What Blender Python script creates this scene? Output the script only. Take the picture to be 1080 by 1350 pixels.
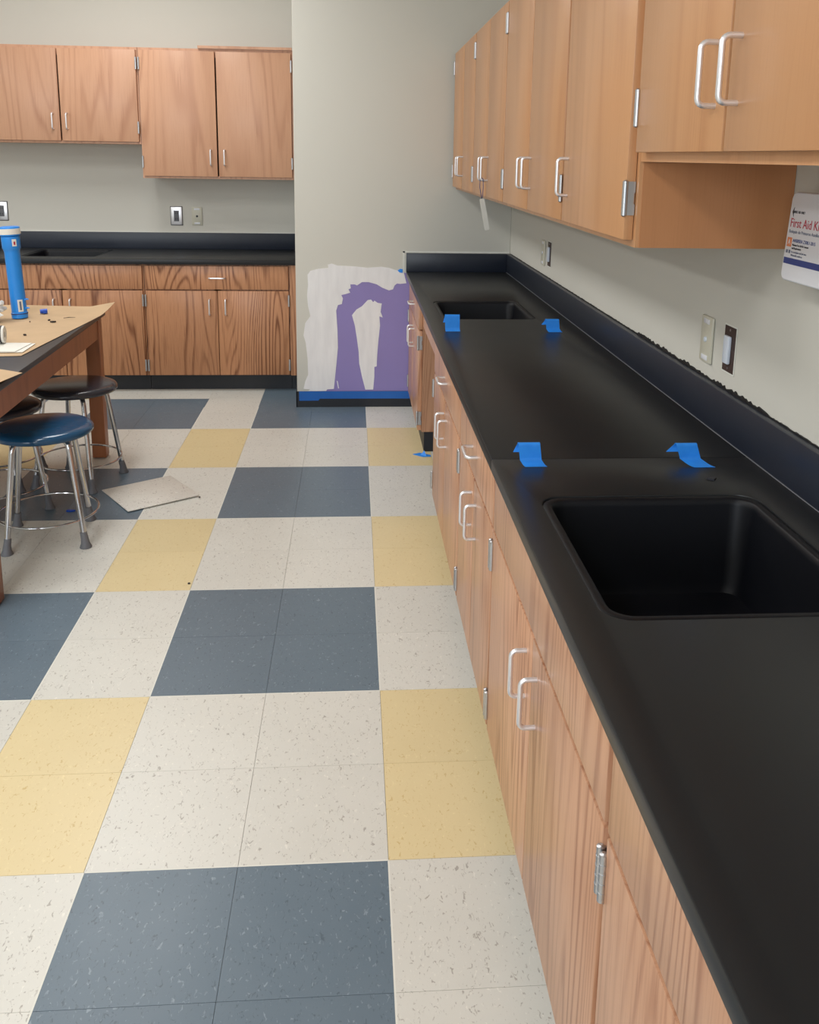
import bpy, bmesh, math, random
from mathutils import Vector, Matrix
random.seed(7)
for o in list(bpy.data.objects): bpy.data.objects.remove(o, do_unlink=True)
SC = bpy.context.scene
COL = SC.collection
PI = math.pi

# ------------------------------------------------------------------ camera
PITCH, YAW, ROLL = 0.2169, 0.0758, -0.0157
CAM = Vector((-0.0711, -1.6067, 1.4086)); FPX, PX, PY = 1205.7, 555.4, 471.7
fw = Vector((math.sin(YAW)*math.cos(PITCH), math.cos(YAW)*math.cos(PITCH), -math.sin(PITCH)))
rt = Vector((math.cos(YAW), -math.sin(YAW), 0)); dn = fw.cross(rt)
r2 = math.cos(ROLL)*rt + math.sin(ROLL)*dn; d2 = -math.sin(ROLL)*rt + math.cos(ROLL)*dn
cd = bpy.data.cameras.new('camera'); cam = bpy.data.objects.new('camera', cd); COL.objects.link(cam)
m3 = Matrix((r2, -d2, -fw)).transposed()
cam.matrix_world = Matrix.Translation(CAM) @ m3.to_4x4()
cd.sensor_fit = 'HORIZONTAL'; cd.sensor_width = 36; cd.lens = FPX/1080*36
cd.shift_x = -(PX-540)/1080; cd.shift_y = -(675-PY)/1080; cd.clip_start = .02
SC.camera = cam

# ------------------------------------------------------------------ light
W = bpy.data.worlds.new('World'); SC.world = W; W.use_nodes = True
W.node_tree.nodes['Background'].inputs[0].default_value = (.75, .85, 1, 1)
W.node_tree.nodes['Background'].inputs[1].default_value = 1.0
SC.view_settings.view_transform = 'Standard'; SC.view_settings.look = 'None'
SC.view_settings.exposure = 0.0; SC.view_settings.gamma = 1; SC.view_settings.use_curve_mapping = False
CEIL = 2.75
TROFFERS = [(-1.35, -3.6), (-1.35, -1.2), (-1.35, 1.0), (-1.35, 3.0), (-3.75, -3.6), (-3.75, -1.2), (-3.75, 1.0), (-3.75, 3.0)]
TROFFER_W = 23.5
WINDOW_W = 105.0
def area(name, loc, rot, sx, sy, power, color):
    l = bpy.data.lights.new(name, 'AREA'); l.shape = 'RECTANGLE'; l.size = sx; l.size_y = sy
    l.energy = power; l.color = color
    o = bpy.data.objects.new(name, l); COL.objects.link(o); o.location = loc; o.rotation_euler = rot
    return o
for (x, y) in TROFFERS:
    area('troffer_lamp', (x, y, CEIL-.03), (0, 0, 0), .56, 1.16, TROFFER_W, (1, .993, .972))
# daylight through the window band of the wall behind the photographer
area('window_daylight', (-2.6, -5.48, 1.65), (PI/2, 0, 0), 3.6, 1.3, WINDOW_W, (.84, .92, 1))

# ------------------------------------------------------------------ helpers
def lin(c):
    def f(v):
        v /= 255
        return v/12.92 if v <= .04045 else ((v+.055)/1.055)**2.4
    return (f(c[0]), f(c[1]), f(c[2]), 1)

class NT:
    def __init__(s, name):
        s.m = bpy.data.materials.new(name); s.m.use_nodes = True
        s.t = s.m.node_tree; s.b = s.t.nodes['Principled BSDF']
    def n(s, ty, **kw):
        o = s.t.nodes.new(ty)
        for k, v in kw.items():
            if k in o.inputs: o.inputs[k].default_value = v
            else: setattr(o, k, v)
        return o
    def l(s, a, b): s.t.links.new(a, b)
    def math(s, op, a, b=None, clamp=False):
        o = s.t.nodes.new('ShaderNodeMath'); o.operation = op; o.use_clamp = clamp
        for i, v in enumerate((a, b)):
            if v is None: continue
            if isinstance(v, (int, float)): o.inputs[i].default_value = v
            else: s.l(v, o.inputs[i])
        return o.outputs[0]
    def mix(s, fac, a, b):
        o = s.t.nodes.new('ShaderNodeMix'); o.data_type = 'RGBA'
        for i, v in ((0, fac), (6, a), (7, b)):
            if isinstance(v, (int, float)): o.inputs[i].default_value = v
            elif isinstance(v, tuple): o.inputs[i].default_value = v
            else: s.l(v, o.inputs[i])
        return o.outputs[2]
    def coords(s, scale=(1, 1, 1), rand=True):
        tc = s.n('ShaderNodeTexCoord'); mp = s.n('ShaderNodeMapping')
        s.l(tc.outputs['Object'], mp.inputs['Vector']); mp.inputs['Scale'].default_value = scale
        if rand:
            oi = s.n('ShaderNodeObjectInfo'); v = s.n('ShaderNodeVectorMath', operation='SCALE')
            v.inputs[0].default_value = (37.3, 91.7, 53.1); s.l(oi.outputs['Random'], v.inputs['Scale'])
            s.l(v.outputs[0], mp.inputs['Location'])
        return mp.outputs[0]
    def noise(s, vec, scale=5, detail=3, rough=.5, dist=0):
        o = s.n('ShaderNodeTexNoise'); s.l(vec, o.inputs['Vector'])
        o.inputs['Scale'].default_value = scale; o.inputs['Detail'].default_value = detail
        o.inputs['Roughness'].default_value = rough; o.inputs['Distortion'].default_value = dist
        return o.outputs['Fac']
    def ramp(s, fac, lo, hi):
        o = s.n('ShaderNodeMapRange'); s.l(fac, o.inputs[0]); o.inputs[1].default_value = lo; o.inputs[2].default_value = hi
        return o.outputs[0]
    def bump(s, h, strength=.2, dist=.002):
        o = s.n('ShaderNodeBump'); o.inputs['Strength'].default_value = strength; o.inputs['Distance'].default_value = dist
        s.l(h, o.inputs['Height']); s.l(o.outputs[0], s.b.inputs['Normal'])
    def set(s, color=None, rough=None, metal=None, spec=None, coat=None, coatr=None):
        if color is not None:
            if isinstance(color, tuple): s.b.inputs['Base Color'].default_value = color
            else: s.l(color, s.b.inputs['Base Color'])
        if rough is not None:
            if isinstance(rough, (int, float)): s.b.inputs['Roughness'].default_value = rough
            else: s.l(rough, s.b.inputs['Roughness'])
        if metal is not None: s.b.inputs['Metallic'].default_value = metal
        if spec is not None: s.b.inputs['Specular IOR Level'].default_value = spec
        if coat is not None: s.b.inputs['Coat Weight'].default_value = coat
        if coatr is not None: s.b.inputs['Coat Roughness'].default_value = coatr
        return s.m

MAT = {}
def plain(name, c, rough=.5, metal=0, spec=.5, var=.06, scale=20):
    t = NT(name); v = t.coords(); f = t.noise(v, scale, 3)
    d = tuple(x*(1-var*2) for x in lin(c)[:3])+(1,); h = tuple(min(1, x*(1+var)) for x in lin(c)[:3])+(1,)
    MAT[name] = t.set(t.mix(f, d, h), rough, metal, spec)
def oak(name, light, dark, lines=11, contrast=.6, rough=.28, freq=3.2, sz=.42, coat=.12, xk=40):
    t = NT(name)
    v = t.coords((freq, freq, sz)); warp = t.noise(v, 1.0, 2, .45, .3)
    fine = t.noise(t.coords((230, 230, 6)), 1, 4, .65)
    w = t.math('MULTIPLY', warp, lines*6.283)
    w = t.math('ADD', w, t.math('MULTIPLY', fine, 2.2))
    sx = t.n('ShaderNodeSeparateXYZ'); t.l(t.n('ShaderNodeTexCoord').outputs['Object'], sx.inputs[0])
    w = t.math('ADD', w, t.math('MULTIPLY', t.math('ADD', sx.outputs[0], sx.outputs[1]), float(xk)))
    sn = t.math('SINE', w)
    sn = t.math('ADD', t.math('MULTIPLY', sn, .5), .5)
    band = t.math('POWER', sn, 4.0)
    band = t.math('MULTIPLY', band, t.math('ADD', t.math('MULTIPLY', t.ramp(t.noise(t.coords((9, 9, 1.6)), 1, 2), .35, .65), .8), .3))
    pores = t.ramp(fine, .5, .78)
    broad = t.noise(t.coords((5, 5, .5)), 1, 2)
    f = t.math('ADD', t.math('MULTIPLY', band, contrast), t.math('MULTIPLY', pores, contrast*.75), True)
    c1 = t.mix(f, lin(light), lin(dark))
    hl = tuple(x*.86 for x in lin(light)[:3])+(1,)
    c2 = t.mix(t.math('MULTIPLY', t.ramp(broad, .35, .7), .45), c1, t.mix(f, hl, lin(dark)))
    oi = t.n('ShaderNodeObjectInfo')
    br = t.n('ShaderNodeHueSaturation'); t.l(c2, br.inputs['Color'])
    t.l(t.math('ADD', t.math('MULTIPLY', oi.outputs['Random'], .14), .93), br.inputs['Value'])
    t.bump(f, .08, .0008)
    MAT[name] = t.set(br.outputs[0], rough, 0, .4, coat, .22)
oak('oak_base', (200, 152, 120), (150, 98, 70), 32, .8, .36, 3.6, .2, xk=70)
oak('oak_back', (192, 138, 100), (118, 70, 42), 34, .9, .42, 3.0, .3, xk=80)
oak('oak_upper', (200, 149, 106), (172, 118, 78), 11, .4, .36, 2.0, .2, xk=15)
oak('oak_upper_back', (202, 155, 124), (168, 118, 90), 24, .55, .45, 2.4, .22, xk=50)
oak('oak_shaded', (190, 132, 88), (162, 106, 66), 9, .35, .4, 2.0, .2)  # darker oak: shade on the exposed cabinet end is put into the colour
oak('table_wood', (164, 104, 68), (128, 78, 48), 10, .45, .42)

t = NT('wall_paint'); v = t.coords((1, 1, 1), False)
f = t.noise(v, 1.3, 3); t.bump(t.noise(v, 260, 3), .08, .0006)
MAT['wall_paint'] = t.set(t.mix(f, lin((207, 205, 196)), lin((214, 212, 203))), .62, 0, .3)
plain('ceiling_paint', (232, 231, 226), .9)
plain('black_rubber', (26, 29, 36), .45)
plain('dark_gap', (14, 12, 11), .9)
plain('white_plastic', (228, 230, 236), .35, var=.02)
plain('ivory_plastic', (206, 203, 186), .4, var=.03)
plain('brown_box', (66, 48, 44), .6)
plain('white_device', (216, 224, 236), .3, var=.03)
plain('white_paint_halo', (226, 226, 218), .7, var=.03)
plain('chrome', (196, 196, 200), .16, 1, var=.02)
plain('brushed_steel', (196, 198, 202), .38, 1, var=.05)
plain('satin_aluminium', (236, 236, 240), .34, .75, var=.01)
plain('grey_rubber', (106, 108, 114), .6)
plain('seat_blue', (30, 76, 112), .16, 0, .5, var=.04)
plain('seat_dark_reflection', (50, 50, 58), .2, 0, .5, var=.05)  # grey-brown table reflection mixed into the dark seat colour
plain('table_black', (52, 52, 55), .38)
plain('kraft', (194, 165, 130), .75, var=.08, scale=9)
plain('paper_white', (226, 224, 216), .7, var=.04)
plain('bag_film', (218, 220, 220), .25, var=.08)
plain('tube_blue', (40, 140, 230), .32, var=.03)
plain('clip_blue', (36, 84, 190), .35)
plain('debris_dark', (44, 36, 34), .7)
plain('tag_cord', (52, 66, 120), .6)
plain('kit_red', (182, 38, 66), .45, var=.02)
plain('kit_navy', (44, 62, 128), .45, var=.02)
plain('kit_black', (34, 34, 42), .5, var=.02)
plain('kit_orange', (222, 132, 84), .45, var=.02)
plain('kit_grey', (104, 112, 132), .5, var=.02)
plain('purple_paint', (146, 134, 194), .6, var=.05, scale=4)
t = NT('spackle'); v = t.coords((1, 1, 1), False); f = t.noise(v, 22, 5, .6, .6); g = t.noise(t.coords((30, 30, 5), False), 1, 4)
t.bump(t.math('ADD', t.math('MULTIPLY', f, .3), g), .14, .003)
MAT['spackle'] = t.set(t.mix(t.ramp(g, .3, .7), lin((231, 231, 233)), lin((243, 243, 244))), .75, 0, .3)
t = NT('painters_tape'); v = t.coords((1, 1, 1)); f = t.noise(v, 60, 3); t.bump(t.noise(v, 700, 2), .15, .0004)
MAT['painters_tape'] = t.set(t.mix(f, lin((32, 130, 234)), lin((52, 152, 246))), .5, 0, .4)
plain('baseboard_tape', (24, 100, 186), .5)
t = NT('epoxy'); v = t.coords((1, 1, 1), False)
f = t.noise(v, 2.2, 4); sp = t.noise(v, 90, 4, .7)
MAT['epoxy'] = t.set(t.mix(f, lin((25, 27, 30)), lin((30, 32, 35))), t.math('ADD', t.math('MULTIPLY', f, .10), .33), 0, .38)
t.bump(sp, .04, .0004)
plain('epoxy_splash', (33, 39, 52), .38, var=.05)
plain('epoxy_sink', (9, 11, 18), .46, 0, .3, var=.06)
plain('caulk', (18, 18, 20), .5)

def tile_mat(name, base, alt, dark, light, amt):
    t = NT(name); v = t.coords((1, 1, 1))
    st = t.coords((1, .55, 1))
    big = t.noise(v, 7, 3, .6)
    a = t.noise(st, 125, 3, .55, 1.2); b = t.noise(st, 130, 2, .5, .8)
    c = t.mix(big, lin(base), lin(alt))
    c = t.mix(t.math('MULTIPLY', t.ramp(a, .61, .69), amt), c, lin(dark))
    c = t.mix(t.math('MULTIPLY', t.ramp(b, .64, .74), amt), c, lin(light))
    oi = t.n('ShaderNodeObjectInfo'); hs = t.n('ShaderNodeHueSaturation'); t.l(c, hs.inputs['Color'])
    t.l(t.math('ADD', t.math('MULTIPLY', oi.outputs['Random'], .05), .975), hs.inputs['Value'])
    t.bump(t.noise(v, 30, 3), .05, .0006)
    MAT[name] = t.set(hs.outputs[0], t.math('ADD', t.math('MULTIPLY', big, .16), .28), 0, .5)
tile_mat('tile_white', (209, 208, 201), (217, 216, 209), (150, 144, 137), (232, 230, 222), .75)
tile_mat('tile_loose', (206, 202, 194), (222, 219, 211), (158, 150, 143), (236, 234, 228), 1.0)
tile_mat('tile_yellow', (219, 201, 156), (224, 207, 163), (196, 168, 108), (232, 216, 172), .7)
tile_mat('tile_blue', (94, 111, 125), (103, 119, 132), (68, 80, 93), (150, 164, 176), .6)
plain('tile_bed', (120, 116, 106), .8)

class MB:
    """collects simple solids; build() links them as one mesh object"""
    def __init__(s): s.v = []; s.f = []
    def add(s, vs, fs):
        o = len(s.v); s.v += [tuple(p) for p in vs]; s.f += [tuple(i+o for i in f) for f in fs]; return s
    def box(s, x0, x1, y0, y1, z0, z1):
        return s.add([(x0,y0,z0),(x1,y0,z0),(x1,y1,z0),(x0,y1,z0),(x0,y0,z1),(x1,y0,z1),(x1,y1,z1),(x0,y1,z1)],
                     [(0,3,2,1),(4,5,6,7),(0,1,5,4),(1,2,6,5),(2,3,7,6),(3,0,4,7)])
    def tube(s, path, r, seg=10, caps=True):
        P = [Vector(p) for p in path]; n = len(P); R = r if isinstance(r, (list, tuple)) else [r]*n
        vs = []; prev = None
        for i in range(n):
            d = (P[min(i+1, n-1)]-P[max(i-1, 0)]).normalized()
            if prev is None:
                a = Vector((0, 0, 1)) if abs(d.z) < .9 else Vector((1, 0, 0)); u = d.cross(a).normalized()
            else: u = (prev-d*prev.dot(d)).normalized()
            prev = u; w = d.cross(u)
            for k in range(seg):
                a = 2*PI*k/seg; vs.append(P[i]+(u*math.cos(a)+w*math.sin(a))*R[i])
        fs = [(i*seg+k, i*seg+(k+1) % seg, (i+1)*seg+(k+1) % seg, (i+1)*seg+k) for i in range(n-1) for k in range(seg)]
        if caps: fs += [tuple(range(seg))[::-1], tuple((n-1)*seg+k for k in range(seg))]
        return s.add(vs, fs)
    def ring(s, c, R, r, seg=40, sub=8):
        vs = []; fs = []
        for i in range(seg):
            a = 2*PI*i/seg
            for k in range(sub):
                b = 2*PI*k/sub; q = R+r*math.cos(b); vs.append((c[0]+q*math.cos(a), c[1]+q*math.sin(a), c[2]+r*math.sin(b)))
        for i in range(seg):
            for k in range(sub):
                fs.append((i*sub+k, ((i+1) % seg)*sub+k, ((i+1) % seg)*sub+(k+1) % sub, i*sub+(k+1) % sub))
        return s.add(vs, fs)
    def lathe(s, prof, seg=40, c=(0, 0, 0)):
        vs = []; fs = []; n = len(prof)
        for i in range(seg):
            a = 2*PI*i/seg
            for (r, z) in prof: vs.append((c[0]+r*math.cos(a), c[1]+r*math.sin(a), c[2]+z))
        for i in range(seg):
            j = (i+1) % seg
            for k in range(n-1): fs.append((i*n+k, j*n+k, j*n+k+1, i*n+k+1))
        return s.add(vs, fs)
    def prism(s, poly, axis, a0, a1):
        """poly: 2D points; axis: 'x' (poly=y,z), 'y' (poly=x,z), 'z' (poly=x,y)"""
        n = len(poly)
        def p(u, v, a): return {'x': (a, u, v), 'y': (u, a, v), 'z': (u, v, a)}[axis]
        vs = [p(u, v, a0) for u, v in poly]+[p(u, v, a1) for u, v in poly]
        return s.add(vs, [tuple(range(n))[::-1], tuple(range(n, 2*n))]+[(i, (i+1) % n, (i+1) % n+n, i+n) for i in range(n)])
    def build(s, name, mat, parent=None, loc=(0, 0, 0), rot=(0, 0, 0), bevel=0, seg=2, smooth=False, angle=40):
        me = bpy.data.meshes.new(name); me.from_pydata(s.v, [], s.f)
        bm = bmesh.new(); bm.from_mesh(me)
        bmesh.ops.recalc_face_normals(bm, faces=bm.faces)
        if bevel:
            es = [e for e in bm.edges if len(e.link_faces) == 2 and e.calc_face_angle(0) > .5]
            bmesh.ops.bevel(bm, geom=es, offset=bevel, segments=seg, affect='EDGES', profile=.5, clamp_overlap=True)
        bm.to_mesh(me); bm.free()
        if smooth or bevel:
            me.polygons.foreach_set('use_smooth', [True]*len(me.polygons))
            me.set_sharp_from_angle(angle=math.radians(angle))
        return mesh_obj(name, me, mat, parent, loc, rot)
def mesh_obj(name, me, mat, parent=None, loc=(0, 0, 0), rot=(0, 0, 0)):
    if mat and not me.materials: me.materials.append(MAT[mat])
    o = bpy.data.objects.new(name, me); COL.objects.link(o)
    o.location = loc; o.rotation_euler = rot
    if parent: o.parent = parent
    return o
def tag(o, label, cat, group=None):
    o['label'] = label; o['category'] = cat
    if group: o['group'] = group
    return o
def thing(name, label, cat, loc=(0, 0, 0), rz=0, group=None):
    o = bpy.data.objects.new(name, None); COL.objects.link(o); o.empty_display_size = .05
    o.location = loc; o.rotation_euler = (0, 0, rz)
    return tag(o, label, cat, group)
def struct(o): o['kind'] = 'structure'; return o
def rrect(x0, x1, y0, y1, r, n=6):
    pts = []
    for cx, cy, a0 in ((x1-r, y1-r, 0), (x0+r, y1-r, 90), (x0+r, y0+r, 180), (x1-r, y0+r, 270)):
        for k in range(n+1):
            a = math.radians(a0+90*k/n); pts.append((cx+r*math.cos(a), cy+r*math.sin(a)))
    return pts
def plate(outer, holes, z0, z1):
    """flat slab with holes -> MB"""
    bm = bmesh.new(); es = []
    for lp in [outer]+holes:
        vs = [bm.verts.new((x, y, z1)) for x, y in lp]
        es += [bm.edges.new((vs[i], vs[(i+1) % len(vs)])) for i in range(len(vs))]
    r = bmesh.ops.triangle_fill(bm, use_beauty=True, use_dissolve=False, edges=es)
    fs = [g for g in bm.faces]
    bmesh.ops.recalc_face_normals(bm, faces=fs)
    ex = bmesh.ops.extrude_face_region(bm, geom=fs)
    for g in ex['geom']:
        if isinstance(g, bmesh.types.BMVert): g.co.z = z0
    bm.verts.index_update()
    mb = MB(); mb.add([v.co[:] for v in bm.verts], [tuple(v.index for v in f.verts) for f in bm.faces])
    bm.free(); return mb
def text(name, body, size, mat, parent, loc, rot=(PI/2, 0, 0), width=None):
    c = bpy.data.curves.new(name, 'FONT'); c.body = body; c.size = size; c.extrude = .0002; c.resolution_u = 2
    o = bpy.data.objects.new(name, c); COL.objects.link(o)
    bpy.context.view_layer.update()
    me = bpy.data.meshes.new_from_object(o.evaluated_get(bpy.context.evaluated_depsgraph_get()))
    bpy.data.objects.remove(o); bpy.data.curves.remove(c); me.materials.clear()
    r = mesh_obj(name, me, mat, parent, loc, rot)
    if width:
        xs = [v.co.x for v in me.vertices]; k = width/(max(xs)-min(xs))
        for v in me.vertices: v.co.x *= k
    return r

# ------------------------------------------------------------------ room shell
T = .3048
XW, YW, YB, XC = .805, 3.47, 4.42, -.39       # right wall, pier wall, alcove wall, pier corner
XL, YN = -6.5, -5.5
fl = struct(MB().box(XL-.1, XW+.1, YN-.1, YB+.1, -.12, -.003).build('floor', 'tile_bed'))
struct(MB().box(XW, XW+.1, YN-.1, YB+.1, 0, CEIL).build('wall_right', 'wall_paint'))
pier = struct(MB().box(XC, XW-.0005, YW, YB+.1, 0, CEIL).build('wall_back', 'wall_paint', bevel=.004))
struct(MB().box(XL-.1, XC-.0005, YB, YB+.1, 0, CEIL).build('wall_alcove', 'wall_paint'))
struct(MB().box(XL-.1, XL, YN-.1, YB, 0, CEIL).build('wall_left', 'wall_paint'))
WX0, WX1, WZ0, WZ1 = -4.5, -.7, .95, 2.35
struct(MB().box(XL, WX0, YN-.1, YN, 0, CEIL).box(WX1, XW, YN-.1, YN, 0, CEIL).box(WX0, WX1, YN-.1, YN, 0, WZ0)
       .box(WX0, WX1, YN-.1, YN, WZ1, CEIL).build('wall_front', 'wall_paint'))
struct(MB().box(XL-.1, XW+.1, YN-.1, YB+.1, CEIL, CEIL+.1).build('ceiling', 'ceiling_paint'))
wn = struct(bpy.data.objects.new('window_1', None)); COL.objects.link(wn); wn.location = ((WX0+WX1)/2, YN-.05, WZ0)
hw = (WX1-WX0)/2
fr = MB().box(-hw, hw, -.03, .03, 0, .05).box(-hw, hw, -.03, .03, WZ1-WZ0-.05, WZ1-WZ0)
for k in range(4):
    x = -hw+.025+k*(2*hw-.05)/3; fr.box(x-.025, x+.025, -.03, .03, .05, WZ1-WZ0-.05)
fr.build('window_frame', 'brushed_steel', wn)
# base cove along the pier, with blue masking tape on it
bb = struct(MB().box(XC-.004, .30, YW-.006, YW, 0, .092).box(XC-.006, XC, YW-.006, 3.80, 0, .092).build('baseboard_back', 'black_rubber'))

# floor tiles, 12 inch, one object each
TM = {}
def tile_mesh(kind, x0, x1, y0, y1):
    key = (kind, round(x0, 4), round(x1, 4), round(y0, 4), round(y1, 4))
    if key not in TM:
        g = .0004; mb = MB().box(x0+g, x1-g, y0+g, y1-g, -.003, 0)
        me = bpy.data.meshes.new('floor_tile'); me.from_pydata(mb.v, [], mb.f); me.materials.append(MAT['tile_'+kind]); TM[key] = me
    return TM[key]
def kind_of(i, j):
    b = (j//2) % 2 == 1 or (j == 12 and i in (-3, -2))     # the cut row along the alcove kick repeats the row before it here
    if i % 3 == 0: return 'white' if b else 'yellow'
    return 'blue' if b else 'white'
rest = {}
for i in range(-21, 3):
    for j in range(-18, 13):
        x0, x1, y0, y1 = i*T, (i+1)*T, j*T, (j+1)*T
        if i > 1: continue
        k = kind_of(i, j); near = -9 <= i <= 0 and -4 <= j
        xm = min(x1, XW); y_lim = YB if x1 <= XC+.01 else YW
        if i == 1: rest.setdefault(k, MB()).box(x0, xm, y0, min(y1, YW), -.003, 0); continue
        if i == -2 and j == 11:      # notched round the pier corner
            me = bpy.data.meshes.new('floor_tile')
            mb = MB().prism([(x0, y0), (x1, y0), (x1, YW), (XC, YW), (XC, y1), (x0, y1)], 'z', -.003, 0)
            me.from_pydata(mb.v, [], mb.f); me.materials.append(MAT['tile_'+k])
            mesh_obj('floor_tile', me, None, fl); continue
        if i == -2 and j == 12: x1 = XC; y_lim = YB
        if y0 >= y_lim: continue
        ye = min(y1, y_lim)
        if not near: rest.setdefault(k, MB()).box(x0+.0004, x1-.0004, y0+.0004, ye-.0004, -.003, 0); continue
        mesh_obj('floor_tile', tile_mesh(k, -T/2, x1-x0-T/2, -T/2, ye-y0-T/2), None, fl, (x0+T/2, y0+T/2, 0))
for k, mb in rest.items():
    o = mb.build('floor_tiles_beyond', 'tile_'+k, fl); o['kind'] = 'stuff'
jl = MB(); hwj = .0017
for i in range(-9, 1):
    for j in range(-4, 12):
        for (a, b, vert) in (((i, j), (i-1, j), True), ((i, j), (i, j-1), False)):
            if (kind_of(*a) == 'blue') != (kind_of(*b) == 'blue'):
                if vert: jl.box(i*T-hwj, i*T+hwj, j*T, (j+1)*T if j < 11 else YW, -.002, .0002)
                else: jl.box(i*T, (i+1)*T, j*T-hwj, j*T+hwj, -.002, .0002)
jl.build('edge_halo', 'white_paint_halo', fl)  # added pale strips imitate the bright halo around the blue blocks, no real joint

# paint and filler patch on the pier
def skin(name, poly, mat, y0, y1, parent): return MB().prism(poly, 'y', y0, y1).build(name, mat, parent)
PURPLE = [(-.308,.771),(.209,.774),(.30,.75),(.30,.092),(-.316,.092)]
WHITE = [(-.324,.758),(-.308,.78),(-.265,.791),(-.209,.796),(-.212,.815),(-.19,.821),(-.159,.81),(-.11,.808),(-.054,.805),(.008,.799),(.083,.805),(.127,.799),(.158,.789),(.209,.777),(.225,.714),(.19,.71),(.172,.712),(.159,.701),(.15,.679),(.128,.673),(.09,.688),(.059,.707),(.015,.719),(-.023,.719),(-.051,.70),(-.063,.706),(-.088,.706),(-.085,.684),(-.098,.678),(-.088,.659),(-.123,.649),(-.138,.646),(-.129,.627),(-.135,.595),(-.157,.589),(-.167,.557),(-.16,.448),(-.158,.345),(-.168,.241),(-.182,.106),(-.22,.103),(-.226,.094),(-.284,.093),(-.328,.094),(-.316,.103),(-.354,.107),(-.344,.149),(-.327,.189),(-.329,.28),(-.338,.371),(-.35,.416),(-.34,.486),(-.311,.525),(-.323,.582),(-.328,.645),(-.322,.702)]
STREAK = [(-.079,.532),(-.054,.564),(-.023,.583),(.009,.618),(.028,.621),(.04,.606),(.047,.615),(.065,.602),(.088,.599),(.082,.551),(.094,.519),(.075,.526),(.079,.474),(.07,.384),(.064,.306),(.061,.237),(.048,.234),(.048,.175),(.042,.101),(-.003,.101),(-.022,.175),(-.038,.254),(-.041,.319),(-.051,.397),(-.063,.474)]
skin('purple_paint_patch', PURPLE, 'purple_paint', YW-.0006, YW+.001, pier)
skin('white_filler_patch', WHITE, 'spackle', YW-.0022, YW+.001, pier)
skin('white_filler_streak', STREAK, 'spackle', YW-.0018, YW+.001, pier)
skin('filler_smear', [(-.166,.155),(-.160,.15),(-.153,.109),(-.158,.108)], 'spackle', YW-.0016, YW+.001, pier)
MB().box(.204, .214, YW-.0015, YW, .78, .897).box(.204, .80, YW-.0015, YW, .885, .893).build('paint_edge', 'white_paint_halo', pier)
tp = tag(MB().prism([(-.379,.093),(.262,.092),(.262,.049),(-.262,.05),(-.27,.039),(-.379,.038)], 'y', YW-.0075, YW-.0062).build('masking_tape', 'baseboard_tape'),
         'long blue masking tape strip along the black baseboard below the purple patch', 'tape')
tag(MB().prism([(.175,.785),(.19,.795),(.203,.792),(.203,.772),(.185,.775)], 'y', YW-.004, YW-.0008).build('tape_scrap', 'painters_tape'),
    'tiny blue tape scrap on the wall at the counter corner above the white filler', 'tape')

# ------------------------------------------------------------------ hardware
def pull_mb(length=.1, proj=.028, r=.0045, horiz=False):
    h = length/2-r; rr = .011; path = [(0, 0, -h), (0, -(proj-rr), -h)]
    for k in range(1, 6):
        a = k/5*PI/2; path.append((0, -(proj-rr)-rr*math.sin(a), -h+rr-rr*math.cos(a)))
    path += [(p[0], p[1], -p[2]) for p in path[::-1]]
    if horiz: path = [(p[2], p[1], 0) for p in path]
    return MB().tube(path, r, 10)
def once(mb, name, mat, **kw):
    o = mb.build(name, mat, **kw); me = o.data; bpy.data.objects.remove(o); return me
PULL = once(pull_mb(), 'handle', 'satin_aluminium', smooth=True)
PULLH = once(pull_mb(horiz=True), 'handle', 'satin_aluminium', smooth=True)
hm = MB().tube([(0, 0, -.036), (0, 0, -.034), (0, 0, -.0335), (0, 0, .0335), (0, 0, .034), (0, 0, .036)], [.0025, .0045, .0058, .0058, .0045, .0025], 12)
for z in (-.0205, -.007, .007, .0205): hm.tube([(0, 0, z-.0006), (0, 0, z+.0006)], .0063, 12)
hm.box(-.002, .002, .002, .012, -.033, .033)
HINGE = once(hm, 'hinge', 'brushed_steel', smooth=True)
HLEAF = once(MB().prism([(0, -.033), (.0, .033), (.022, .033), (.022, .012), (.020, .010), (.020, -.010), (.022, -.012), (.022, -.033)], 'x', -.0010, .0010), 'hinge_leaf', 'brushed_steel')
DT = .019          # door thickness
SLAB = {}
def slab(name, w, h, mat, parent, x, z, y=0, thick=DT):
    key = (round(w, 4), round(h, 4), mat, thick)
    if key not in SLAB: SLAB[key] = once(MB().box(-w/2, w/2, -thick, 0, -h/2, h/2), name, mat, bevel=.0016)
    return mesh_obj(name, SLAB[key], None, parent, (x+w/2, y, z+h/2))
def carcass(w, d, z0, z1, wood, parent, top=False, stile=.02, mid=None):
    b = MB(); t = .018
    b.box(0, t, 0, d, z0, z1).box(w-t, w, 0, d, z0, z1).box(t, w-t, 0, d, z0, z0+t).box(t, w-t, d-.008, d, z0+t, z1)
    if top: b.box(t, w-t, 0, d-.008, z1-t, z1)
    b.box(t, w-t, 0, t, z1-.05, z1-(t if top else 0))
    if not top: b.box(w/2-.02, w/2+.02, 0, t, z0+t, z1-.05)
    if mid: b.box(t, w-t, 0, t, mid-.02, mid+.02)
    return b.build('carcass', wood, parent)
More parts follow.
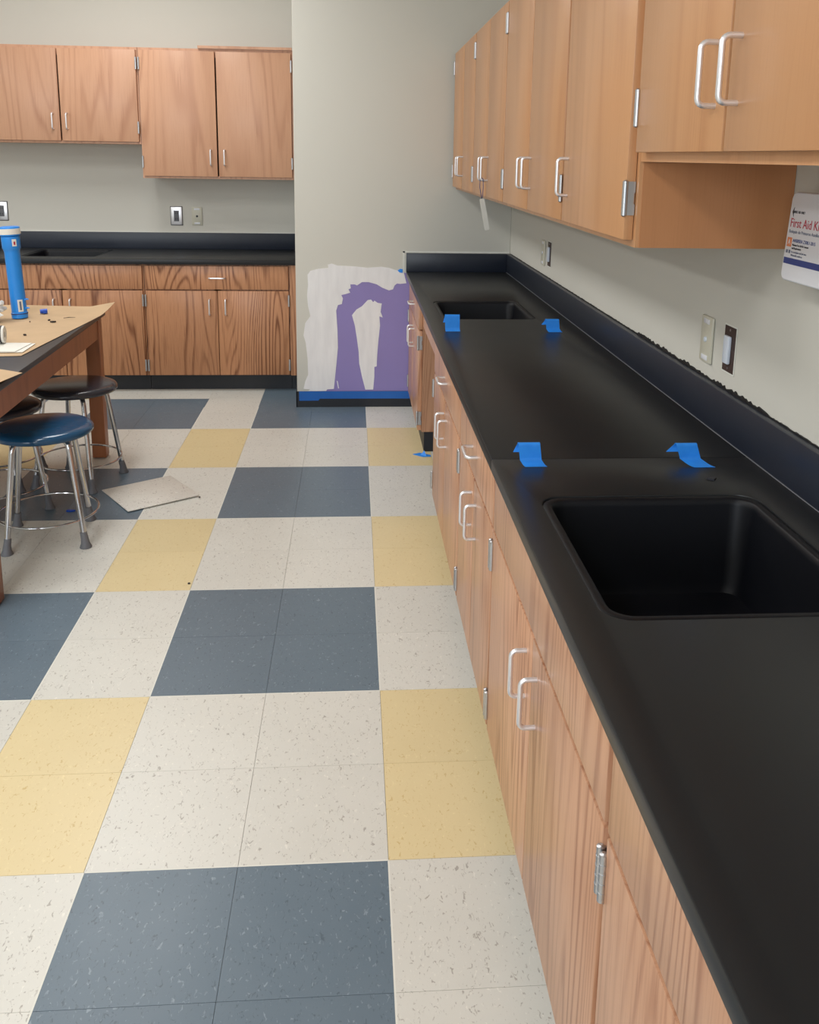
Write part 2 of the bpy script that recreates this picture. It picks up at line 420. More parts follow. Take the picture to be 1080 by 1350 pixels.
def add_door(root, x, w, z0, z1, wood, hand, handle_z, hinge_z, off, leaf=False):
    """hand: side the hinge sits on ('l' or 'r')"""
    d = slab('door', w, z1-z0, wood, root, x, z0, -.001)
    cz = (z0+z1)/2; hx = (w/2-off) if hand == 'l' else -(w/2-off)
    mesh_obj('handle', PULL, None, d, (hx, -DT, handle_z-cz))
    ex = -w/2-.001 if hand == 'l' else w/2+.001
    for z in hinge_z:
        mesh_obj('hinge', HINGE, None, d, (ex, -DT-.002, z-cz))
        if leaf: mesh_obj('hinge_leaf', HLEAF, None, d, (ex+(.0012 if hand == 'r' else -.0012), -DT-.004, z-cz))
    return d
def base_cabinet(label, loc, rz, w, wood, top=.75, split=.60, front='drawer', group=None, leaf_left=False, leaf_right=False, toe_in=(0, 0), depth=.53, kick_y=.05):
    r = thing('base_cabinet', label, 'cabinet', loc, rz, group)
    carcass(w, depth, .10, top, wood, r, mid=split)
    MB().box(toe_in[0]+.0005, w-toe_in[1]-.0005, kick_y, depth, 0, .0995).build('toe_kick', 'black_rubber', r)
    m = .008; c = .002; mr = .015 if leaf_right else m
    add_door(r, m, w/2-m-c, .104, split-.004, wood, 'l', split-.10, (split-.062, .165), .045, leaf_left)
    add_door(r, w/2+c, w/2-mr-c, .104, split-.004, wood, 'r', split-.10, (split-.062, .165), .045, leaf_right)
    f = slab('drawer' if front == 'drawer' else 'false_front', w-2*m, top-.008-split-.004, wood, r, m, split+.004, -.001)
    if front == 'drawer': mesh_obj('handle', PULLH, None, f, (0, -DT, 0))
    return r
def wall_cabinet(label, loc, rz, w, h, wood, doors=2, depth=.316, leaf_right=False, group=None, rail=.014, off=.036, over_l=0, single_hinge='r'):
    r = thing('wall_cabinet', label, 'cabinet', loc, rz, group)
    carcass(w, depth, 0, h, wood, r, top=True)
    m = .008; c = .0045; z1 = h-.016; hz = rail+.072+.04
    if doors == 2:
        add_door(r, m-over_l, w/2-m-c+over_l, rail, z1, wood, 'l', hz, (rail+.082, z1-.075), off)
        add_door(r, w/2+c, w/2-m-c, rail, z1, wood, 'r', hz, (rail+.082, z1-.075), off, leaf_right)
    else:
        add_door(r, m, w-m-.015, rail, z1, wood, 'r', hz, (rail+.082, z1-.075), off, leaf_right)
    return r

# ------------------------------------------------------------------ right wall run: base cabinets (front faces -X; left to right = far to near)
XF = .259                      # carcass face; doors stand proud to X = .24
RZ = -PI/2
def rb(label, yfar, ynear, **kw): return base_cabinet(label, (XF, yfar, 0), RZ, yfar-ynear, 'oak_base', depth=XW-XF-.005, **kw)
rb('oak base cabinet furthest down the right counter, against the purple wall patch', 3.43, 2.645, leaf_right=True, kick_y=.012)
rb('oak base cabinet with drawer on the near side of the knee space', 1.80, .93)
rb('narrower oak base cabinet with drawer, far side of the near sink', .93, .285)
rb('oak base cabinet with plain front panel under the near sink', .285, -.65, front='false')
rb('oak base cabinet at the bottom right corner of the picture', -.65, -1.585, front='false')
rb('oak base cabinet beside the photographer past the bottom picture edge', -1.585, -2.52)
tag(MB().box(XF-.001, XF+.018, 1.803, 2.642, .625, .748).build('apron_panel', 'oak_base'), 'oak apron board spanning the knee space below the far sink', 'panel')
# filler strip between the far cabinet and the wall
tag(MB().box(XF-.018, XF+.002, 3.433, 3.461, .10, .748).build('filler_strip', 'oak_base'), 'slim oak filler strip where the far right cabinet meets the wall', 'trim')

# worktop, two slabs with sink cut-outs
CT, CB = .78, .752
CX0, CX1 = .222, XW-.001
ct = thing('countertop', 'long matte black epoxy countertop with two sink cutouts along the right wall', 'countertop', ((CX0+CX1)/2, .5, CB))
def at_ct(o): o.location = -Vector(ct.location); return o
S1 = (.279, .700, -.462, .015); S2 = (.281, .662, 1.945, 2.412)
for (ya, yb, s) in ((-2.6, .2355, S1), (.2362, YW-.001, S2)):
    mb = plate([(CX0, ya), (CX1, ya), (CX1, yb), (CX0, yb)], [rrect(s[0], s[1], s[2], s[3], .045)], CB, CT)
    at_ct(mb.build('slab', 'epoxy', ct, bevel=.003, seg=2, angle=30))
at_ct(MB().box(XW-.021, XW-.001, -2.6, YW-.001, CT, .883).box(CX0, XW-.0215, YW-.021, YW-.001, CT, .883).build('backsplash', 'epoxy_splash', ct, bevel=.0025))
cb = MB(); y = -2.6
at_ct(MB().tube([(XW-.0215, -2.6, CT+.0003), (XW-.0215, YW-.022, CT+.0003)], .0013, 6).build('sealant_bead', 'grey_rubber', ct, smooth=True))
# ragged black caulk on the wall above the splash
rnd = random.Random(3); pts = []; y = YW-.02
while y > -2.6:
    amp = .002+.0022*rnd.random()+(.008*rnd.random() if .2 < y < 1.1 else 0); pts.append((y, .8825+amp)); y -= rnd.uniform(.005, .016)
poly = [(YW-.02, .880)]+pts+[(-2.6, .880)]
at_ct(MB().prism(poly, 'x', XW-.0035, XW-.0005).build('caulk', 'caulk', ct))

def sink(label, s, zt, depth=.2, wall=.012, lip=.017, parentrot=0):
    r = thing('sink', label, 'sink', ((s[0]+s[1])/2, (s[2]+s[3])/2, zt-depth))
    cx, cy = (s[0]+s[1])/2, (s[2]+s[3])/2; hx, hy = (s[1]-s[0])/2, (s[3]-s[2])/2
    g = .0008
    rings = [(0+g, -.030, .0445), (0+g, -.0045, .0445), (.004, -.0022, .042), (lip-.003, -.0022, .038), (lip, -.005, .036), (lip+.002, -.016, .036), (lip+.012, -depth+.03, .03), (lip+.018, -depth+.012, .03), (lip+.04, -depth+.004, .03), (lip+.1, -depth+.003, .03)]
    outer = [(lip+.006, -depth-.006, .03), (lip-.004, -.04, .034), (0+g, -.030, .0445)]
    vs = []; fs = []; n = 28
    seq = rings
    for (ins, dz, rad) in seq:
        for (x, y) in rrect(-hx+ins, hx-ins, -hy+ins, hy-ins, rad): vs.append((x, y, depth+dz))
    for i in range(len(seq)-1):
        for k in range(n): fs.append((i*n+k, i*n+(k+1) % n, (i+1)*n+(k+1) % n, (i+1)*n+k))
    fs.append(tuple(range((len(seq)-1)*n, len(seq)*n)))
    o = len(vs)
    for (ins, dz, rad) in outer:
        for (x, y) in rrect(-hx+ins, hx-ins, -hy+ins, hy-ins, rad): vs.append((x, y, depth+dz))
    for i in range(2):
        for k in range(n): fs.append((o+i*n+k, o+i*n+(k+1) % n, o+(i+1)*n+(k+1) % n, o+(i+1)*n+k))
    fs.append(tuple(range(o, o+n)))
    MB().add(vs, fs).build('basin', 'epoxy_sink', r, smooth=True, angle=50)
    MB().lathe([(.0, .004), (.03, .0045), (.038, .0055), (.04, .003)], 24).build('drain', 'brushed_steel', r, smooth=True)
    return r
sink('large black epoxy sink nearest the camera in the right countertop', S1, CT)
sink('black epoxy sink at the far end of the right countertop', S2, CT, .16)

# ------------------------------------------------------------------ right wall run: wall cabinets
XU = .488
def ru(label, yfar, ynear, z0=1.237, h=.72, **kw): return wall_cabinet(label, (XU, yfar, z0), RZ, yfar-ynear, h, 'oak_upper', depth=XW-XU-.001, **kw)
ru('oak wall cabinet furthest down the right wall, by the beige end wall', 3.44, 2.585)
ru('oak wall cabinet with a white tag hanging from its handle', 2.585, 1.725)
ru('oak wall cabinet with two close handles next to the single door one', 1.725, .765)
c4 = ru('single-door oak wall cabinet with exposed hinge and bare end panel', .765, .185, doors=1, leaf_right=True, off=.05)
MB().box(.5802, .5825, .008, .316, .0, .166).build('end_panel', 'oak_shaded', c4)
ru('short oak wall cabinet at the top right corner above the first aid kit', .1815, -.715, 1.405, .552, rail=.017, over_l=-.02)
ru('short oak wall cabinet past the right picture edge', -.716, -1.62, 1.405, .552, rail=.017)

# ------------------------------------------------------------------ alcove: base and wall cabinets
BTOP = .769
def bb_(label, x0, x1, **kw): return base_cabinet(label, (x0, 3.839, 0), 0, x1-x0, 'oak_back', top=BTOP, split=.618, depth=YB-3.844, **kw)
bb_('oak base cabinet with drawer pull in the alcove beside the beige pier', -1.295, -.447)
bb_('oak base cabinet under the alcove sink behind the blue tube', -2.235, -1.297, front='false')
bb_('oak base cabinet of the alcove past the left picture edge', -3.175, -2.237)
tag(MB().box(-.446, XC-.002, 3.821, 3.84, .10, BTOP).build('filler_strip', 'oak_back'), 'narrow oak filler strip between alcove cabinet and beige pier', 'trim')
tag(MB().box(-.446, XC-.007, 3.889, 3.9, .0, .0995).build('toe_strip', 'black_rubber'), 'short black toe strip beside the beige pier', 'trim')
ca = thing('countertop', 'black epoxy countertop with sink in the alcove', 'countertop', (-1.8, 4.1, .77))
def at_ca(o): o.location = -Vector(ca.location); return o
S3 = (-2.03, -1.585, 3.925, 4.345)
at_ca(plate([(-3.2, 3.80), (XC-.001, 3.80), (XC-.001, YB-.001), (-3.2, YB-.001)], [rrect(*S3, .045)], .770, .80).build('slab', 'epoxy', ca, bevel=.003))
at_ca(MB().box(-3.2, XC-.001, YB-.021, YB-.001, .80, .905).box(XC-.021, XC-.001, 3.80, YB-.0215, .80, .905).build('backsplash', 'epoxy_splash', ca, bevel=.0025))
at_ca(MB().box(-3.2, XC-.001, YB-.004, YB-.0005, .905, .911).build('paint_edge', 'white_paint_halo', ca))
sink('black epoxy sink in the alcove countertop behind the blue tube', S3, .80, .17)
ZU = 1.255
YU = 4.104
def bu(label, x0, x1, z0, h, **kw): return wall_cabinet(label, (x0, YU, z0), 0, x1-x0, h, 'oak_upper_back', depth=YB-YU-.001, **kw)
u1 = bu('tall two-door oak wall cabinet in the alcove beside the beige pier', -1.330, -.432, 1.255, .75)
MB().box(.35, .898, -.02, .0, .7505, .766).build('top_filler', 'oak_upper_back', u1)
bu('short two-door oak wall cabinet above the alcove sink', -2.245, -1.332, 1.452, .553)
bu('short oak wall cabinet of the alcove past the left picture edge', -3.16, -2.247, 1.452, .553)
tag(MB().box(-.430, XC-.002, YU-.019, YU+.001, 1.255, 2.005).build('filler_strip', 'oak_upper_back'), 'slim oak filler strip between tall wall cabinet and beige pier', 'trim')

# ------------------------------------------------------------------ plates and boxes on the walls
def wall_plate(label, loc, rz, style, w=.07, h=.115):
    r = thing('wall_plate' if style != 'open' else 'switch_box', label, 'outlet', loc, rz)
    if style == 'open':
        fr = MB().prism(rrect(-w/2, w/2, -h/2, h/2, .002, 1), 'y', -.0012, -.0002); fr.build('box_edge', 'white_paint_halo', r)
        MB().box(-w/2+.004, w/2-.004, -.0022, -.0013, -h/2+.004, h/2-.004).build('box_opening', 'brown_box', r)
        MB().box(-.017, .013, -.011, -.0023, -.034, .032).build('device', 'white_device', r, bevel=.003)
        for z in (-.045, .045): MB().tube([(0, -.003, z), (0, -.0022, z)], .003, 8).build('screw', 'brushed_steel', r)
    else:
        m = 'ivory_plastic' if style != 'metal' else 'satin_aluminium'
        MB().box(-w/2, w/2, -.007, -.0003, -h/2, h/2).build('plate', m, r, bevel=.003)
        if style == 'metal':
            MB().box(-w/2-.003, w/2+.003, -.0025, -.0001, -h/2-.003, h/2+.003).build('plate_rim', 'kit_black', r)
            MB().box(-.016, .016, -.0095, -.007, -.034, .034).build('receptacle', 'grey_rubber', r, bevel=.002)
            for z in (-.018, .018):
                for x in (-.006, .006): MB().box(x-.0015, x+.0015, -.0105, -.0094, z-.005, z+.005).build('slot', 'kit_black', r)
        else:
            for z in (-.045, .045): MB().box(-.018, .018, -.0085, -.0069, z-.006, z+.006).build('screw_tab', 'white_plastic', r, bevel=.0007)
            MB().lathe([(0, .003), (.006, .003), (.007, 0)], 14).build('jack', 'kit_black' if style == 'jack' else 'white_device', r, (0, -.007, 0), (PI/2, 0, 0))
    return r
wall_plate('ivory blank wall plate above the right backsplash, beside the open box', (XW-.0005, .554, .978), RZ, 'blank')
wall_plate('open brown switch box with white device nearest the camera on the right wall', (XW-.0005, .422, .980), RZ, 'open')
wall_plate('ivory wall plate far down the right wall under the cabinets', (XW-.0005, 2.555, .985), RZ, 'blank')
wall_plate('open switch box with white device far down the right wall', (XW-.0005, 2.43, .990), RZ, 'open')
wall_plate('bright metal outlet under the tall alcove wall cabinet', (-1.202, YB-.0005, 1.011), 0, 'metal')
wall_plate('beige jack plate with dark hole beside the metal outlet', (-1.072, YB-.0005, 1.010), 0, 'jack', .066)
wall_plate('metal outlet at the left picture edge of the alcove wall', (-2.288, YB-.0005, 1.031), 0, 'metal')

# ------------------------------------------------------------------ first aid kit
KW, KH, KD = .235, .165, .05
kit = thing('first_aid_kit', 'white plastic first aid kit case hanging on the right wall', 'first aid kit', (.7505, .080, 1.190), RZ)
kit.location = (.742, .080, 1.190); kit.rotation_euler = (math.radians(-3.2), 0, RZ)
def rr3(x0, x1, z0, z1, r): return rrect(x0, x1, z0, z1, r)
MB().prism(rr3(0, KW, 0, KH, .016), 'y', .0, .024).build('lid', 'white_plastic', kit, bevel=.004, seg=3)
MB().prism(rr3(.001, KW-.001, .001, KH-.001, .016), 'y', .0255, KD-.004).build('case', 'white_plastic', kit, bevel=.003)
MB().tube([(.05, .03, KH-.002), (.055, .03, KH+.012), (.09, .03, KH+.018), (.145, .03, KH+.018), (.18, .03, KH+.012), (.185, .03, KH-.002)], .004, 8).build('handle', 'grey_rubber', kit, smooth=True)
YT = -.0003
MB().prism([(.012,.128),(.018,.137),(.017,.131),(.021,.128),(.017,.125),(.018,.119)], 'y', -.0006, .0002).build('emblem', 'kit_black', kit)
text('brand_lettering', 'FIRST AID ONLY', .0068, 'kit_black', kit, (.020, YT, .126), width=.040)
text('title_lettering', 'First Aid Kit', .0235, 'kit_red', kit, (.010, YT, .1005), width=.116)
text('subtitle_lettering', 'Botiquín de Primeros Auxilios', .0085, 'kit_grey', kit, (.010, YT, .0895), width=.116)
MB().box(.009, .026, -.0006, .0002, .064, .081).build('grade_square', 'kit_orange', kit)
text('grade_lettering', 'A', .014, 'white_plastic', kit, (.0135, -.0009, .068))
text('standard_lettering', 'ANSI/ISEA Z308.1-2015', .0088, 'kit_navy', kit, (.030, YT, .0735), width=.085)
text('fine_print', 'Minimum First Aid Kit Contents', .0055, 'kit_black', kit, (.030, YT, .0665), width=.062)
text('fine_print', 'and Requirements', .0055, 'kit_black', kit, (.030, YT, .0605), width=.036)
text('fine_print', 'For workplace and job sites', .0050, 'kit_grey', kit, (.030, YT, .0535), width=.058)
text('fine_print', 'Wall mountable, reusable case', .0050, 'kit_grey', kit, (.030, YT, .0475), width=.044)
for x in (.010, .020): MB().box(x, x+.006, -.0006, .0002, .052, .058).build('pictogram', 'kit_grey', kit)
MB().box(.006, .20, -.0006, .0002, .032, .0435).build('band', 'kit_navy', kit)

# ------------------------------------------------------------------ key tag on a cabinet handle
kt = thing('key_tag', 'white plastic key tag on a blue cord looped over a wall cabinet handle', 'tag', (.447, 2.115, 1.15))
lp = [(-.002, .0, .178), (-.008, .004, .172), (-.008, .010, .14), (-.002, .0, .105), (.0, -.002, .094), (.002, -.006, .105), (.004, -.008, .14), (.003, -.006, .172), (-.002, 0, .178)]
MB().tube(lp, .0014, 6).build('cord', 'tag_cord', kt, smooth=True)
MB().prism(rrect(-.010, .010, -.032, .097, .004), 'y', -.0012, .0012).build('tag_strip', 'paper_white', kt, loc=(.02, 0, 0), rot=(0, math.radians(-12), math.radians(10)))

# ------------------------------------------------------------------ painter's tape tabs on the counter
def ribbon(profile, w, shear, thick=.0006):
    """profile in (y,z) ; w along x ; shear shifts x with arc length"""
    n = len(profile); vs = []; fs = []
    for sgn in (0, thick):
        for i, (y, z) in enumerate(profile):
            d = Vector((profile[min(i+1, n-1)][0]-profile[max(i-1, 0)][0], profile[min(i+1, n-1)][1]-profile[max(i-1, 0)][1])).normalized()
            sx = shear[i]
            for x in (-w/2, w/2): vs.append((x+sx, y-d.y*sgn, z+d.x*sgn))
    o = 2*n
    for i in range(n-1):
        a = 2*i
        fs += [(a, a+1, a+3, a+2), (o+a, o+a+2, o+a+3, o+a+1), (a, a+2, o+a+2, o+a), (a+1, o+a+1, o+a+3, a+3)]
    fs += [(0, o, o+1, 1), (2*n-2, 2*n-1, o+2*n-1, o+2*n-2)]
    return MB().add(vs, fs)
def tape_tab(label, x, y, w, h, out, lean, tail):
    # free end curled behind, folded crest, face coming down to the camera and flaring onto the worktop where it sticks
    prof = []; sh = []
    for k in range(6):
        a = k/5; prof.append((.012+.004*math.sin(a*PI), h*(.5+.42*a))); sh.append(-tail*(1-a)**1.5)
    for k in range(0, 7):
        a = k/6*PI; prof.append((.006+.006*math.cos(a), h*.93+.07*h*math.sin(a))); sh.append(0)
    y0, z0 = prof[-1]
    for k in range(1, 7):
        a = k/6; prof.append((y0-.002*a, z0*(1-a)+.010*a)); sh.append(lean*.3*a)
    for k in range(1, 6):
        a = k/5; prof.append((y0-.002-out*a, .010*(1-a)**2+.0012)); sh.append(lean*(.3+.7*a))
    return tag(ribbon(prof, w, sh).build('tape_tab', 'painters_tape', None, (x, y, CT), (0, 0, 0), smooth=True, angle=70), label, 'tape')
tape_tab('blue tape tab near the front counter edge, far side of the near sink', .296, .200, .046, .046, .016, .013, .009)
tape_tab('blue tape tab near the backsplash with a flared end, behind the near sink', .634, .200, .045, .042, .030, .030, .018)
tape_tab('folded blue tape tab on the near left corner of the far sink', .292, 1.690, .054, .062, .006, .003, .006)
tape_tab('small blue tape tab near the backsplash beside the far sink', .665, 1.690, .050, .046, .016, .011, .014)
tag(MB().prism([(.640, .098), (.652, .088), (.662, .10), (.650, .108)], 'z', CT+.0002, CT+.0035).build('chip', 'kit_black'), 'small black chip on the counter beside the flared blue tape tab', 'debris')
tag(MB().prism([(.215, 2.600), (.262, 2.560), (.30, 2.565), (.30, 2.585), (.25, 2.620)], 'z', .0005, .0025).add([(.25, 2.585, .002), (.28, 2.565, .002), (.27, 2.595, .022)], [(0, 1, 2)]).build('tape_flap', 'painters_tape'),
    'blue tape flap on the floor below the knee space', 'tape')

# ------------------------------------------------------------------ loose floor tile
c = [(-1.141, 2.156), (-.977, 1.890), (-.712, 2.066), (-.876, 2.332)]
cx = sum(p[0] for p in c)/4; cy = sum(p[1] for p in c)/4
lt = MB().box(-T/2, T/2, -T/2, T/2, 0, .0036).build('loose_floor_tile', 'tile_loose', None, (cx, cy, .0030), (math.radians(-.75), math.radians(-.3), math.atan2(2.066-1.890, -.712+.977)), bevel=.0006)
tag(lt, 'loose off-white vinyl tile lying askew beside the stools', 'floor tile')
for (x, y, lab) in ((-.712, 2.05, 'small dark crumb at the corner of the loose tile'), (-.62, 1.265, 'small dark crumb on the yellow tile left of the middle aisle')):
    tag(MB().lathe([(0, .004), (.004, .0035), (.005, .001), (.004, 0), (0, 0)], 7).build('crumb', 'debris_dark', None, (x, y, .0045 if y > 2 else .0003)), lab, 'debris')
tag(MB().prism([(0, 0), (.02, -.004), (.034, .004), (.018, .01), (.004, .012)], 'z', 0, .006).build('tape_crumb', 'clip_blue', None, (-1.215, 1.92, .0005)), 'crumpled blue tape bit on the floor under the navy stool', 'debris')

# ------------------------------------------------------------------ stools
def stool(label, x, y, ang, seatmat, H=.437):
    r = thing('stool', label, 'stool', (x, y, 0), ang, 'round stools around the work table')
    R = .176
    MB().lathe([(0, H), (R-.03, H-.0005), (R-.014, H-.003), (R-.005, H-.008), (R, H-.016), (R-.001, H-.026), (R-.006, H-.031), (R-.03, H-.03), (0, H-.03)], 48).build('seat', seatmat, r, smooth=True, angle=60)
    MB().lathe([(.0, H-.03), (.10, H-.03), (.10, H-.036), (0, H-.036)], 32).build('seat_plate', 'brushed_steel', r, smooth=True)
    for k in range(4):
        a = k*PI/2; ca_, sa = math.cos(a), math.sin(a)
        pr = [(.07, H-.0415), (.105, H-.0425), (.121, H-.047), (.130, H-.058), (.1345, H-.075), (.184, .035)]
        lg = MB().tube([(p*ca_, p*sa, z) for p, z in pr], .0105, 12).build('leg', 'chrome', r, smooth=True)
        MB().tube([(.1785*ca_, .1785*sa, .058), (.184*ca_, .184*sa, .034), (.186*ca_, .186*sa, .016), (.187*ca_, .187*sa, .003), (.187*ca_, .187*sa, .0005)], [.0125, .0135, .016, .0215, .021], 14).build('foot_cap', 'grey_rubber', lg, smooth=True, angle=50)
    MB().ring((0, 0, .105), .176, .0042).build('foot_ring', 'chrome', r, smooth=True)
    return r
stool('navy blue topped stool with chrome legs, nearest of the stools', -1.199, 1.677, math.atan2(-.103, .157), 'seat_blue')
stool('dark topped stool in front of the table leg, rightmost of the far stools', -1.263, 2.290, math.atan2(.09, .155), 'seat_dark_reflection')
stool('dark topped stool at the left picture edge, just behind the navy stool', -1.478, 1.965, math.radians(-2), 'seat_dark_reflection')
stool('dark topped stool deepest under the table, mostly hidden by the apron', -1.62, 2.335, math.radians(40), 'seat_dark_reflection')

# ------------------------------------------------------------------ work table
TZ = .69
TA = math.radians(1.65)
tb = thing('work_table', 'brown wooden work table with black top at the left edge', 'table', (-1.215, 2.66, 0), TA)
TWX, TLY = 1.0, 1.56      # local: x from -TWX..0, y from -TLY..0
MB().box(-TWX, 0, -TLY, 0, TZ-.022, TZ).build('table_top', 'table_black', tb, bevel=.003)
ap = MB().box(-.042, -.020, -TLY+.08, -.08, .572, TZ-.0225)
ap.build('apron', 'table_wood', tb); MB().box(-TWX+.02, -TWX+.042, -TLY+.08, -.08, .572, TZ-.0225).build('apron', 'table_wood', tb)
MB().box(-TWX+.08, -.08, -.042, -.02, .572, TZ-.0225).build('apron', 'table_wood', tb)
MB().box(-TWX+.08, -.08, -TLY+.02, -TLY+.042, .572, TZ-.0225).build('apron', 'table_wood', tb)
for lx in (-.078, -TWX+.015):
    for ly in (-.08, -TLY+.018):
        MB().box(lx, lx+.063, ly, ly+.063, .004, TZ-.0225).build('leg', 'table_wood', tb, bevel=.003)
        l = tb.children[-1]; MB().lathe([(0, .0003), (.02, .0003), (.022, .004), (0, .004)], 16).build('glide', 'grey_rubber', l, (lx+.0315, ly+.0315, 0))
# kraft paper sheets
def sheet(corners, zf, nx=16, ny=16, th=.0008):
    """bilinear patch of 4 corners (u along 0-1, v along 0-3), zf(u,v) height"""
    A, B, C, D = [Vector(p) for p in corners]; vs = []; fs = []
    for s in (0, th):
        for j in range(ny+1):
            for i in range(nx+1):
                u, v = i/nx, j/ny; p = A*(1-u)*(1-v)+B*u*(1-v)+C*u*v+D*(1-u)*v
                vs.append((p.x, p.y, zf(u, v)+s))
    n = (nx+1)*(ny+1)
    for j in range(ny):
        for i in range(nx):
            a = j*(nx+1)+i; q = (a, a+1, a+nx+2, a+nx+1); fs += [tuple(q[::-1]), tuple(k+n for k in q)]
    for i in range(nx): fs += [(i, i+1, n+i+1, n+i)]; a = ny*(nx+1)+i; fs += [(a+1, a, n+a, n+a+1)]
    for j in range(ny): a = j*(nx+1); fs += [(a+nx+1, a, n+a, n+a+nx+1)]; a += nx; fs += [(a, a+nx+1, n+a+nx+1, n+a)]
    return MB().add(vs, fs)
def z1(u, v): return TZ+.0012+.0014*math.sin(7*u+4*v)**2+.022*max(0, u-.86)/.14*max(0, v-.82)/.18+.006*max(0, v-.9)/.1
def z2(u, v): return TZ+.0042+.002*math.sin(5*u+3*v)**2+.006*max(0, u-.8)/.2
tag(sheet([(-2.05, 1.62), (-1.252, 1.672), (-1.182, 2.715), (-2.0, 2.79)], z1, 48, 30).build('kraft_paper', 'kraft', smooth=True), 'brown kraft paper sheet with curled corner covering the far table end', 'paper')
tag(sheet([(-2.0, 1.15), (-1.22, 1.02), (-1.142, 1.365), (-2.0, 1.98)], z2, 20, 12).build('kraft_paper', 'kraft', smooth=True), 'brown kraft paper piece with pointed corner at the near table end', 'paper')
# things on the table
for k, (a, lab, wd) in enumerate(((2, 'white paper sheet, lowest of the small stack on the kraft paper', 0), (-3, 'white paper sheet, topmost of the small stack on the kraft paper', .004))):
    tag(MB().box(-.19, 0, -.155, 0, 0, .0016).build('paper_sheet', 'paper_white', None, (-1.268-wd*3, 1.874-wd, TZ+.0045+.0026*k), (0, 0, math.radians(a))), lab, 'paper', 'white papers on the table')
# paper roll at the left edge
pr_ = thing('paper_roll', 'white paper roll lying on the papers at the left picture edge', 'roll', (-1.375, 1.86, TZ+.0105), math.radians(8))
MB().lathe([(.012, -.11), (.031, -.11), (.0325, -.108), (.0325, .0), (.031, .002), (.012, .002), (.012, -.11)], 28).build('roll', 'paper_white', pr_, (0, 0, .033), (0, PI/2, 0), smooth=True, angle=50)
MB().lathe([(.0326, -.012), (.0333, -.012), (.0333, -.006), (.0326, -.006)], 28).build('dark_band', 'kit_black', pr_, (0, 0, .033), (0, PI/2, 0), smooth=True)
# crumpled plastic bag
def blob(rx, ry, rz, seed, amp, n=3):
    bm = bmesh.new(); bmesh.ops.create_icosphere(bm, subdivisions=n, radius=1)
    from mathutils import noise
    for v in bm.verts:
        p = v.co.normalized(); d = 1+amp*noise.turbulence(p*2.6+Vector((seed, 0, 0)), 4, False)-amp*.5
        v.co = Vector((p.x*rx*d, p.y*ry*d, max(-rz*.8, p.z*rz*d)))
    mb = MB(); bm.verts.index_update(); mb.add([v.co[:] for v in bm.verts], [tuple(v.index for v in f.verts) for f in bm.faces]); bm.free(); return mb
tag(blob(.074, .072, .07, 4.2, .75, 4).build('plastic_bag', 'bag_film', None, (-1.618, 2.34, TZ+.062), (0, 0, .5), smooth=True, angle=25), 'crumpled white plastic bag beside the blue tube', 'bag')
# tall blue tube
tu = thing('plastic_tube', 'tall bright blue plastic tube with white labels standing on the table', 'tube', (-1.518, 2.435, TZ+.0055))
tu.rotation_euler = (0, math.radians(-2.4), 0)
MB().lathe([(0, 0), (.032, 0), (.0335, .002), (.0335, .024), (.0315, .026), (.0315, .285), (.034, .297), (.0375, .303), (.0375, .352), (.034, .354), (0, .354)], 36).build('body', 'tube_blue', tu, smooth=True, angle=35)
cp = MB().lathe([(0, .354), (.034, .354), (.041, .357), (.0425, .362), (.0425, .388), (.040, .393), (.032, .395), (0, .395)], 36).build('cap', 'tube_blue', tu, smooth=True, angle=35)
MB().lathe([(.0426, .362), (.0432, .362), (.0432, .386), (.0426, .386)], 36).build('cap_label', 'paper_white', cp, smooth=True)
MB().lathe([(.0337, .018), (.0345, .018), (.0345, .022), (.0337, .022)], 36).build('base_ring', 'tag_cord', tu, smooth=True)
def curved(r, a0, a1, z0_, z1_):
    vs = []; fs = []; n = 6
    for rr in (r, r+.0006):
        for z in (z0_, z1_):
            for k in range(n+1):
                a = math.radians(a0+(a1-a0)*k/n); vs.append((rr*math.cos(a), rr*math.sin(a), z))
    m = n+1
    for k in range(n): fs += [(k, k+1, m+k+1, m+k), (2*m+k, 3*m+k, 3*m+k+1, 2*m+k+1), (m+k, m+k+1, 3*m+k+1, 3*m+k), (k, 2*m+k, 2*m+k+1, k+1)]
    return MB().add(vs, fs)
l1 = curved(.0317, -76, -38, .030, .082).build('label', 'paper_white', tu, smooth=True); curved(.0324, -64, -50, .037, .075).build('barcode', 'kit_grey', l1, smooth=True)
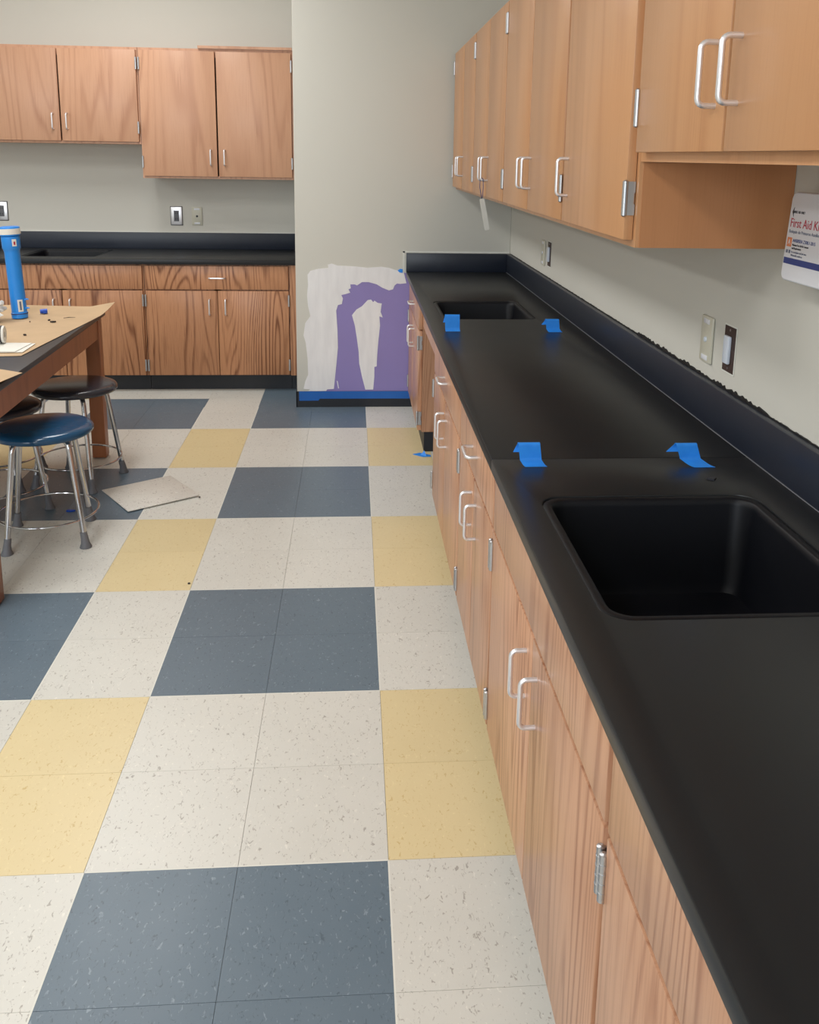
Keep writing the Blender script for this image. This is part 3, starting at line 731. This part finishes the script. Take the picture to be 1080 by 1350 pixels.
l2 = curved(.0377, -64, -36, .312, .342).build('label', 'paper_white', tu, smooth=True); curved(.0384, -55, -45, .318, .332).build('barcode', 'kit_red', l2, smooth=True)
for z in (.040, .078): MB().tube([(.030, -.006, z), (.040, -.008, z+.004), (.048, -.009, z+.002)], [.005, .0035, .002], 8).build('clip', 'tube_blue', tu, smooth=True)
# blue fitting and dark scraps
bf = thing('tube_fitting', 'small dark blue plastic fitting lying on the kraft paper', 'fitting', (-1.452, 2.545, TZ+.0045), .4)
MB().tube([(-.016, 0, .011), (.014, 0, .011)], [.010, .011], 12).build('barrel', 'clip_blue', bf, smooth=True)
for y in (-.012, .012): MB().box(-.004, .010, y-.004, y+.004, .003, .019).build('wing', 'clip_blue', bf, bevel=.001)
for (x, y, s, lab) in ((-1.334, 2.333, 1.1, 'black crumb on the kraft paper, largest of the dark scraps'), (-1.374, 2.367, .8, 'thin dark scrap beside the largest black crumb'), (-1.357, 2.037, .9, 'dark scrap on the kraft paper above the white sheets'), (-1.448, 2.345, .5, 'tiny dark speck on the kraft paper below the blue tube')):
    tag(MB().prism([(0, 0), (.012*s, -.003*s), (.022*s, .004*s), (.014*s, .009*s), (.004*s, .008*s)], 'z', 0, .005*s).build('scrap', 'debris_dark', None, (x, y, TZ+.0045), (0, 0, x*40)), lab, 'debris', 'dark scraps on the kraft paper')
tag(MB().tube([(0, 0, .003), (.02, .012, .004), (.045, .02, .003)], [.0012, .0016, .0006], 6).build('wood_sliver', 'debris_dark', None, (-1.33, 2.42, TZ+.004)), 'thin brown sliver on the kraft paper near the table corner', 'debris')

# ------------------------------------------------------------------ ceiling lights (out of frame, they light the room)
for k, (x, y) in enumerate(TROFFERS):
    r = thing('ceiling_light', 'recessed fluorescent ceiling troffer above the picture', 'ceiling light', (x, y, CEIL-.001), 0, 'ceiling troffers')
    MB().box(-.31, -.285, -.61, .61, -.028, 0).box(.285, .31, -.61, .61, -.028, 0).box(-.285, .285, -.61, -.585, -.028, 0).box(-.285, .285, .585, .61, -.028, 0).build('frame', 'white_plastic', r)
    MB().box(-.284, .284, -.584, .584, -.006, -.001).build('reflector', 'white_plastic', r)
